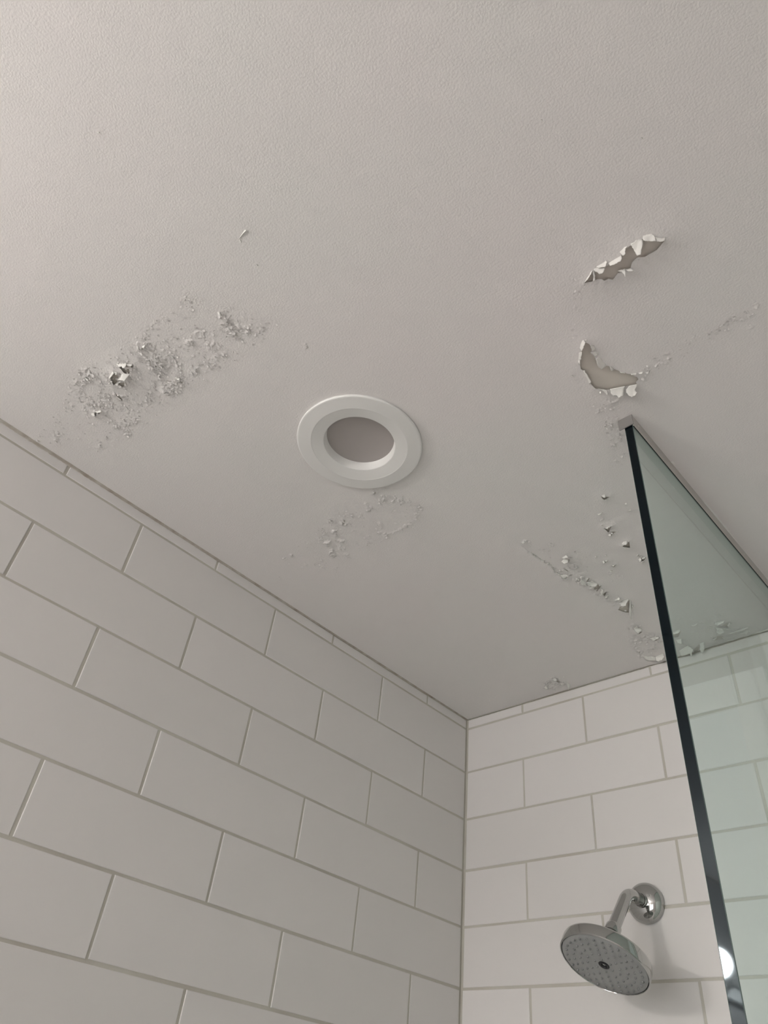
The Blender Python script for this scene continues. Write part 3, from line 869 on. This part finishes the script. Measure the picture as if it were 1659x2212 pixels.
flake(ZF((790, 215), (830, 205), (870, 185), (850, 212), (825, 222)), (0, 2), 1, 4)
flake(ZF((900, 183), (960, 165), (945, 182)), (0, 1), 1, 4)
flake(ZF((970, 238), (1040, 222), (1010, 236)), (0, 1), 1, 4)
flake(ZF((1065, 95), (1110, 90), (1160, 105), (1095, 110)), (0, 2), 1, 4)
flake(ZF((1505, 300), (1580, 268), (1690, 238), (1690, 262), (1600, 285), (1530, 308)), (0, 2), 1, 6)
flake(ZF((325, 358), (390, 340), (445, 350), (435, 372), (410, 370), (375, 388), (350, 372)), (0, 2), 1, 5)
flake(ZF((390, 350), (430, 338), (432, 355), (405, 362)), (0, 1), 1, 5)
flake(ZF((370, 455), (405, 445), (408, 458)), (0, 1), 1, 3)
flake(ZJ((755, 700), (785, 710), (778, 735), (765, 725)), (0, 1), 1, 5)
flake(ZJ((800, 760), (830, 775), (830, 800), (810, 818)), (0, 1), 1, 6)
# corner patch and loose single bits
flake(ZG((1505, 310), (1540, 322), (1545, 345), (1525, 372), (1515, 340)), (0, 1), 1, 8)
flake(ZG((1300, 350), (1330, 335), (1345, 365), (1320, 372)), (0, 1), 1, 4)
flake(ZG((1370, 285), (1400, 270), (1430, 288), (1395, 295)), (0, 1), 1, 5)
flake(ZG((1455, 320), (1490, 312), (1470, 328)), (0, 1), 1, 4)
flake([(515, 517), (529, 496), (533, 497), (518, 514)], (0, 1), 0.5, 1.8, 1, 0.3)
flake([(516, 518), (519, 517), (522, 525)], (0, 1), 0.5, 1.5, 1, 0.2)
flake([(1448, 998), (1453, 996), (1460, 1003), (1452, 1001)], (0, 1), 1, 5, 1, 0.3)
flake([(553, 570), (558, 573), (556, 575)], (0, 1), 0.6, 2, 1, 0.2)
flake([(210, 285), (216, 285), (213, 289)], (0, 1), 0.6, 2.5, 1, 0.2)
flake([(1168, 258), (1172, 259), (1170, 262)], (0, 1), 0.6, 2.5, 1, 0.2)
flake([(1384, 297), (1389, 298), (1386, 301)], (0, 1), 0.6, 2.5, 1, 0.2)


REGIONS = [  # outline in the photo, how many small scales, size factor
    ([(80, 940), (140, 860), (185, 800), (245, 770), (300, 725), (400, 640), (480, 655), (600, 700), (590, 722), (500, 790), (390, 860), (300, 930), (215, 978), (130, 972)], 620, 0.85),
    ([(170, 800), (330, 735), (400, 780), (390, 850), (280, 890), (170, 880)], 520, 1.0),
    ([(610, 1210), (690, 1135), (800, 1085), (830, 1060), (905, 1085), (905, 1130), (840, 1172), (760, 1205), (690, 1240), (620, 1222)], 190, 0.85),
    ([(1275, 850), (1335, 870), (1350, 960), (1355, 1010), (1330, 1000), (1300, 910)], 70, 0.85),
    ([(1380, 815), (1500, 735), (1640, 650), (1645, 672), (1500, 755), (1390, 822)], 150, 0.75),
    ([(1235, 600), (1265, 605), (1250, 730), (1232, 730)], 40, 0.75),
    ([(1160, 1180), (1250, 1190), (1300, 1270), (1370, 1300), (1350, 1320), (1240, 1262), (1180, 1215)], 150, 0.9),
    ([(1365, 1340), (1430, 1370), (1430, 1420), (1375, 1425), (1360, 1380)], 90, 0.95),
    ([(1480, 1340), (1620, 1335), (1640, 1375), (1500, 1405)], 90, 0.95),
    ([(1165, 1470), (1230, 1458), (1230, 1485), (1170, 1492)], 50, 0.85),
]


def crackle_chips():
    """hundreds of small paint scales lifting at one edge, too small to tell apart: one part"""
    r_ = random.Random(21)
    bm = bmesh.new()
    spots = []
    for (x, y, rp, s) in CRACKS:
        for _ in range(int(s * rp * rp * 0.040 + r_.random() * 1.2)):
            a = r_.uniform(0, 6.283); rr = rp * 1.05 * math.sqrt(r_.random())
            spots.append((x + rr * math.cos(a), y + rr * math.sin(a), s))
    for poly, cnt, sf in REGIONS:
        pa = np.array(poly, float); lo, hi = pa.min(0), pa.max(0); k = 0
        while k < cnt:
            q = np.array([[r_.uniform(lo[0], hi[0]), r_.uniform(lo[1], hi[1])]])
            if not inside(q, pa)[0]: continue
            k += 1
            if value_noise(q, 22.0, 4)[0] < 0.38: continue           # gaps in the crazing
            spots.append((q[0, 0], q[0, 1], sf * 0.55))
    for x, y, s in spots:
        for _ in range(1):
            c = px_ceiling(x, y)[:2]
            size = r_.uniform(0.0011, 0.0030) * (0.75 + 0.45 * s)
            lift = r_.uniform(0.25, 1.0) ** 1.5 * 0.0024 * (0.45 + 0.6 * s)
            th = r_.uniform(0, 6.283); el = r_.uniform(0.5, 1.0)
            n = r_.choice((5, 6, 7))
            pts = []
            for k in range(n):
                an = 6.283 * (k + r_.uniform(-0.3, 0.3)) / n
                q = size * r_.uniform(0.7, 1.15)
                pts.append((q * math.cos(an), q * math.sin(an) * el))
            ph = r_.uniform(0, 6.283)
            P = []; L = []
            for u, v in [(0.0, 0.0)] + pts:
                t = min(1.0, max(0.0, 0.5 + 0.5 * (u * math.cos(ph) + v * math.sin(ph)) / size))
                P.append((c[0] + u * math.cos(th) - v * math.sin(th), c[1] + u * math.sin(th) + v * math.cos(th)))
                L.append(lift * t ** 1.7)
            P = np.array(P)
            if P[:, 0].min() < 0.002 or P[:, 1].max() > -0.002: continue
            if np.hypot(P[:, 0] - LIGHT_C[0], P[:, 1] - LIGHT_C[1]).min() < 0.097: continue
            base = film_height(P).max()
            vv = [bm.verts.new((p[0], p[1], H - base - 0.00012 - l)) for p, l in zip(P, L)]
            for k in range(1, n + 1):
                bm.faces.new((vv[0], vv[k % n + 1], vv[k]))
    o = obj_bm('paint_scales', bm, M['film'], ceiling)
    o['kind'] = 'stuff'
    return o


crackle_chips()
#__DAMAGE_END

# ------------------------------------------------------------------ recessed ceiling light
def recessed_light():
    root = bpy.data.objects.new('recessed_light', None); root.location = (*LIGHT_C, H); link(root)
    tag(root, 'round white recessed ceiling light, unlit, set in the shower ceiling', 'ceiling light')
    T = Matrix.Translation((*LIGHT_C, H))
    def part(name, prof, mat, deg=30, **kw):
        bm = bmesh.new(); lathe(bm, prof, 128, T, **kw)
        bmesh.ops.recalc_face_normals(bm, faces=bm.faces)
        return smooth_by_angle(obj_bm(name, bm, mat, root), deg)
    # flange: thin proud disc with a rounded lip
    part('trim_ring', [(0.088, -0.0002), (0.0945, -0.0002), (0.0950, -0.0012), (0.0950, -0.0032), (0.0940, -0.0044), (0.0925, -0.0048),
                       (0.0735, -0.0060), (0.0725, -0.0058), (0.070, -0.0005)], M['white'], 6)
    part('inner_ring', [(0.0745, -0.0010), (0.0728, -0.0057), (0.0720, -0.0056), (0.0548, -0.0024), (0.0540, -0.0018), (0.0540, 0.002)], M['white'], 6)
    part('baffle', [(0.0546, -0.0022), (0.0538, -0.0010), (0.0515, 0.0125), (0.0510, 0.0130), (0.0510, 0.018)], M['lensring'], 40)
    part('lens', [(0.0520, 0.0120), (0.040, 0.0116), (0.020, 0.0112), (0.0005, 0.0112)], M['lens'], 60, close_end=True)
    part('housing', [(0.0790, 0.0010), (0.0790, 0.09), (0.0005, 0.09)], M['satin'], 30, close_end=True)
    return root


recessed_light()

# ------------------------------------------------------------------ glass shower screen
def shower_screen():
    gx0, gx1, gy0, gy1 = 0.7450, 0.7570, -0.6110, -0.0015
    root = bpy.data.objects.new('shower_screen', None); root.location = ((gx0 + gx1) / 2, gy1, 0.0); link(root)
    tag(root, 'frameless green tinted glass shower screen hung from a metal ceiling channel', 'shower screen')
    # pane: one slab with ground arrises; the polished end is a dark edge
    bm = bmesh.new()
    z0, z1 = 0.02, H - 0.0180
    a = 0.0007
    prof = [(gx0 + a, gy0), (gx1 - a, gy0), (gx1, gy0 + a), (gx1, gy1), (gx0, gy1), (gx0, gy0 + a)]
    lo = [bm.verts.new((x, y, z0)) for x, y in prof]; hi = [bm.verts.new((x, y, z1)) for x, y in prof]
    mi = [1, 2, 0, 1, 0, 2]
    for i in range(6):
        f = bm.faces.new((lo[i], lo[(i + 1) % 6], hi[(i + 1) % 6], hi[i])); f.material_index = mi[i]
    f = bm.faces.new(list(reversed(lo))); f.material_index = 1
    f = bm.faces.new(hi); f.material_index = 0
    pane = obj_bm('glass_pane', bm, [M['glass'], M['glassedge'], M['arris']], root)
    # U channel: two cheeks, a web against the ceiling, an end cap
    cx0, cx1, cy0 = 0.7385, 0.7590, -0.6135
    cz = H - 0.0195
    bm = bmesh.new()
    box(bm, (gx0 - 0.0006, cy0 + 0.0015, H - 0.003), (cx1, gy1, H - 0.0002))
    box(bm, (gx1 + 0.0003, cy0 + 0.0015, cz), (cx1, gy1, H - 0.003))
    ch = obj_bm('ceiling_channel', bm, M['satin'], root)
    box_obj('end_cap', (cx0, cy0, cz - 0.0006), (cx1, cy0 + 0.0015, H - 0.0002), plain('brushed_end_cap', (0.40, 0.39, 0.38), 0.45, 0.8), ch)
    box_obj('gasket', (gx1 + 0.0000, cy0 + 0.003, cz - 0.0009), (cx1 - 0.0004, gy1, cz), plain('clear_gasket', (0.78, 0.76, 0.70), 0.35), ch)
    box_obj('seal', (gx1 + 0.0000, cy0 + 0.003, cz - 0.0020), (gx1 + 0.0012, gy1, cz - 0.0009), M['rubber'], ch)
    box_obj('added_band_filler', (gx0 - 0.0004, cy0 + 0.0015, H - 0.0178), (gx1 + 0.0003, gy1, H - 0.003), plain('ceiling_toned_filler', (0.60, 0.595, 0.58), 0.5), ch)  # added pale block, toned to hide the dark band seen through the glass
    for y in (-0.596, -0.248):
        bm = bmesh.new(); lathe(bm, [(0.0012, 0.0), (0.0010, 0.0005), (0.0002, 0.0007)], 12, Matrix.Translation((cx1, y, H - 0.0095)) @ Matrix.Rotation(math.pi / 2, 4, 'Y'), close_end=True)
        obj_bm('rivet', bm, M['white'], ch)
    # line of filler where the channel meets the ceiling on the room side
    bm = bmesh.new(); prev = None
    r = random.Random(2)
    for i in range(120):
        y = -0.40 + 0.39 * i / 119
        w = 0.0008 + 0.0022 * max(0.0, math.sin(i * 0.09)) * r.uniform(0.5, 1.0)
        ring = [bm.verts.new(c) for c in ((cx1 - 0.001, y, H), (cx1 + w, y, H - 0.0002), (cx1 + 0.0005, y, H - 0.0012), (cx1 - 0.001, y, H - 0.0014))]
        if prev:
            for k in range(4): bm.faces.new((prev[k], prev[(k + 1) % 4], ring[(k + 1) % 4], ring[k]))
        prev = ring
    bmesh.ops.recalc_face_normals(bm, faces=bm.faces)
    obj_bm('filler_line', bm, M['white'], root)
    return root


shower_screen()

# ------------------------------------------------------------------ shower head
def shower_head():
    fx, fz = 0.3935, H - 0.4350
    root = bpy.data.objects.new('overhead_shower', None); root.location = (fx, 0, fz); link(root)
    tag(root, 'round chrome shower head on a bent arm from the tiled wall', 'shower head')
    Tw = Matrix.Translation((fx, -0.0005, fz)) @ Matrix.Rotation(math.pi / 2, 4, 'X')      # +z local = out of wall (-y)
    bm = bmesh.new()
    lathe(bm, [(0.0300, 0.0), (0.0318, 0.0012), (0.0320, 0.0040), (0.0310, 0.0070), (0.0285, 0.0105), (0.0245, 0.0135), (0.0190, 0.0160), (0.0140, 0.0172), (0.0105, 0.0176), (0.0102, 0.0160)], 64, Tw)
    bmesh.ops.recalc_face_normals(bm, faces=bm.faces)
    smooth_by_angle(obj_bm('wall_flange', bm, M['chrome'], root), 50)
    # arm: out of the wall, then bent down towards the head
    S = Vector((0.3855, -0.1480, H - 0.5535))                     # centre of the spray face
    N = Vector((-0.115, -0.430, -0.895)).normalized()              # where it points
    Q = S - N * 0.058                                              # bottom of the arm's nut
    A = Vector((fx, -0.004, fz)); E = Vector((fx - 0.001, -0.0620, H - 0.4335))
    d1 = (E - A).normalized(); d2 = (Q - E).normalized()
    bend = 0.020
    pts = [A, A.lerp(E, 0.4)]
    p0, p2 = E - d1 * bend, E + d2 * bend
    for i in range(13):
        t = i / 12
        pts.append(p0 * (1 - t) ** 2 + E * 2 * t * (1 - t) + p2 * t * t)
    pts.append(p2.lerp(Q, 0.5)); pts.append(Q)
    bm = bmesh.new(); tube(bm, pts, 0.0098, 40)
    bmesh.ops.recalc_face_normals(bm, faces=bm.faces)
    arm = smooth_by_angle(obj_bm('arm', bm, M['chrome'], root), 60)
    def along(origin, direc):
        z = direc.normalized(); x = Vector((1, 0, 0)); x = (x - z * x.dot(z)).normalized(); y = z.cross(x)
        return Matrix(((x.x, y.x, z.x, origin.x), (x.y, y.y, z.y, origin.y), (x.z, y.z, z.z, origin.z), (0, 0, 0, 1)))
    bm = bmesh.new()
    lathe(bm, [(0.0100, 0.0), (0.0112, 0.0006), (0.0114, 0.0015), (0.0114, 0.0050), (0.0104, 0.0058)], 48, along(A + d1 * 0.013, d1))
    bmesh.ops.recalc_face_normals(bm, faces=bm.faces)
    smooth_by_angle(obj_bm('collar', bm, M['chrome'], arm), 40)
    bm = bmesh.new()
    lathe(bm, [(0.0099, 0.0), (0.0119, 0.0008), (0.0122, 0.0020), (0.0122, 0.0150), (0.0116, 0.0160), (0.0085, 0.0166), (0.0080, 0.0200)], 48, along(Q - d2 * 0.006, d2))
    bmesh.ops.recalc_face_normals(bm, faces=bm.faces)
    smooth_by_angle(obj_bm('swivel_nut', bm, M['chrome'], arm), 40)
    # head: shallow drum with a domed back; local +z = spray direction, z = 0 the face
    Tn = along(S, N)
    bm = bmesh.new()
    lathe(bm, [(0.0060, -0.0460), (0.0110, -0.0440), (0.0120, -0.0390), (0.0100, -0.0345), (0.0090, -0.0320), (0.0130, -0.0290), (0.0300, -0.0255), (0.0520, -0.0220),
               (0.0625, -0.0200), (0.0655, -0.0180), (0.0664, -0.0150), (0.0668, -0.0040), (0.0666, -0.0012), (0.0655, -0.0001), (0.0648, 0.0002), (0.0641, -0.0006), (0.0638, -0.0060), (0.0600, -0.0062)], 96, Tn, close_start=True)
    bmesh.ops.recalc_face_normals(bm, faces=bm.faces)
    head = smooth_by_angle(obj_bm('head', bm, M['chrome'], root), 40)
    bm = bmesh.new()
    lathe(bm, [(0.0632, -0.0040), (0.0632, -0.0010), (0.0626, -0.0005), (0.0400, 0.0002), (0.0085, 0.0004), (0.0080, -0.0006), (0.0005, -0.0006)], 96, Tn, close_end=True)
    bmesh.ops.recalc_face_normals(bm, faces=bm.faces)
    face = smooth_by_angle(obj_bm('spray_face', bm, M['sprayface'], root), 40)
    bm = bmesh.new()
    lathe(bm, [(0.0078, -0.0006), (0.0078, 0.0006), (0.0070, 0.0014), (0.0052, 0.0016), (0.0044, 0.0008), (0.0040, -0.0004), (0.0003, -0.0008)], 32, Tn, close_end=True)
    bmesh.ops.recalc_face_normals(bm, faces=bm.faces)
    smooth_by_angle(obj_bm('centre_jet', bm, M['rubber'], face), 40)
    bm = bmesh.new()
    lathe(bm, [(0.00175, -0.0003), (0.00165, 0.0009), (0.00145, 0.0019), (0.00100, 0.0022), (0.0006, 0.0017), (0.0001, 0.0015)], 12, None, close_end=True)
    bmesh.ops.recalc_face_normals(bm, faces=bm.faces)
    me = bpy.data.meshes.new('nozzle'); bm.to_mesh(me); bm.free(); me.materials.append(M['nozzle'])
    for p in me.polygons: p.use_smooth = True
    for ri, (rad, cnt) in enumerate(((0.0135, 6), (0.0245, 12), (0.0350, 18), (0.0455, 24), (0.0560, 30))):
        for i in range(cnt):
            a = 2 * math.pi * i / cnt + 0.26
            o = bpy.data.objects.new('nozzle', me)
            m = Tn @ Matrix.Translation((rad * math.cos(a), rad * math.sin(a), 0.0002))
            link(o, face); o.matrix_parent_inverse = Matrix(); o.matrix_basis = m
    return root


shower_head()

# ------------------------------------------------------------------ lit vanity light on the left wall, behind the viewer
def vanity_light():
    gx, gy, gz = GLOBE_POS
    root = bpy.data.objects.new('vanity_light', None); root.location = (-0.010, gy - 0.254, gz); link(root)
    tag(root, 'lit vanity light: one white globe mirrored as a bright disc in the glass edge, two more globes added', 'wall lamp')
    box_obj('wall_plate', (-0.010, gy - 0.62, gz - 0.035), (0.012, gy + 0.11, gz + 0.035), M['white'], root, 0.004)
    for k in range(3):  # first globe is read from its reflection; the others are added to soften shadows
        y = gy - 0.254 * k
        T = Matrix.Translation((0.011, y, gz)) @ Matrix.Rotation(math.pi / 2, 4, 'Y')
        bm = bmesh.new(); lathe(bm, [(0.024, 0.0), (0.024, 0.004), (0.014, 0.010), (0.012, 0.030), (0.019, 0.038), (0.020, 0.060), (0.017, 0.064)], 32, T, close_end=True)
        bmesh.ops.recalc_face_normals(bm, faces=bm.faces)
        smooth_by_angle(obj_bm('lamp_holder', bm, M['white'], root), 40)
        bm = bmesh.new(); bmesh.ops.create_uvsphere(bm, u_segments=32, v_segments=16, radius=GLOBE_R, matrix=Matrix.Translation((gx, y, gz)))
        obj_bm('globe', bm, M['globe'], root, True)


vanity_light()
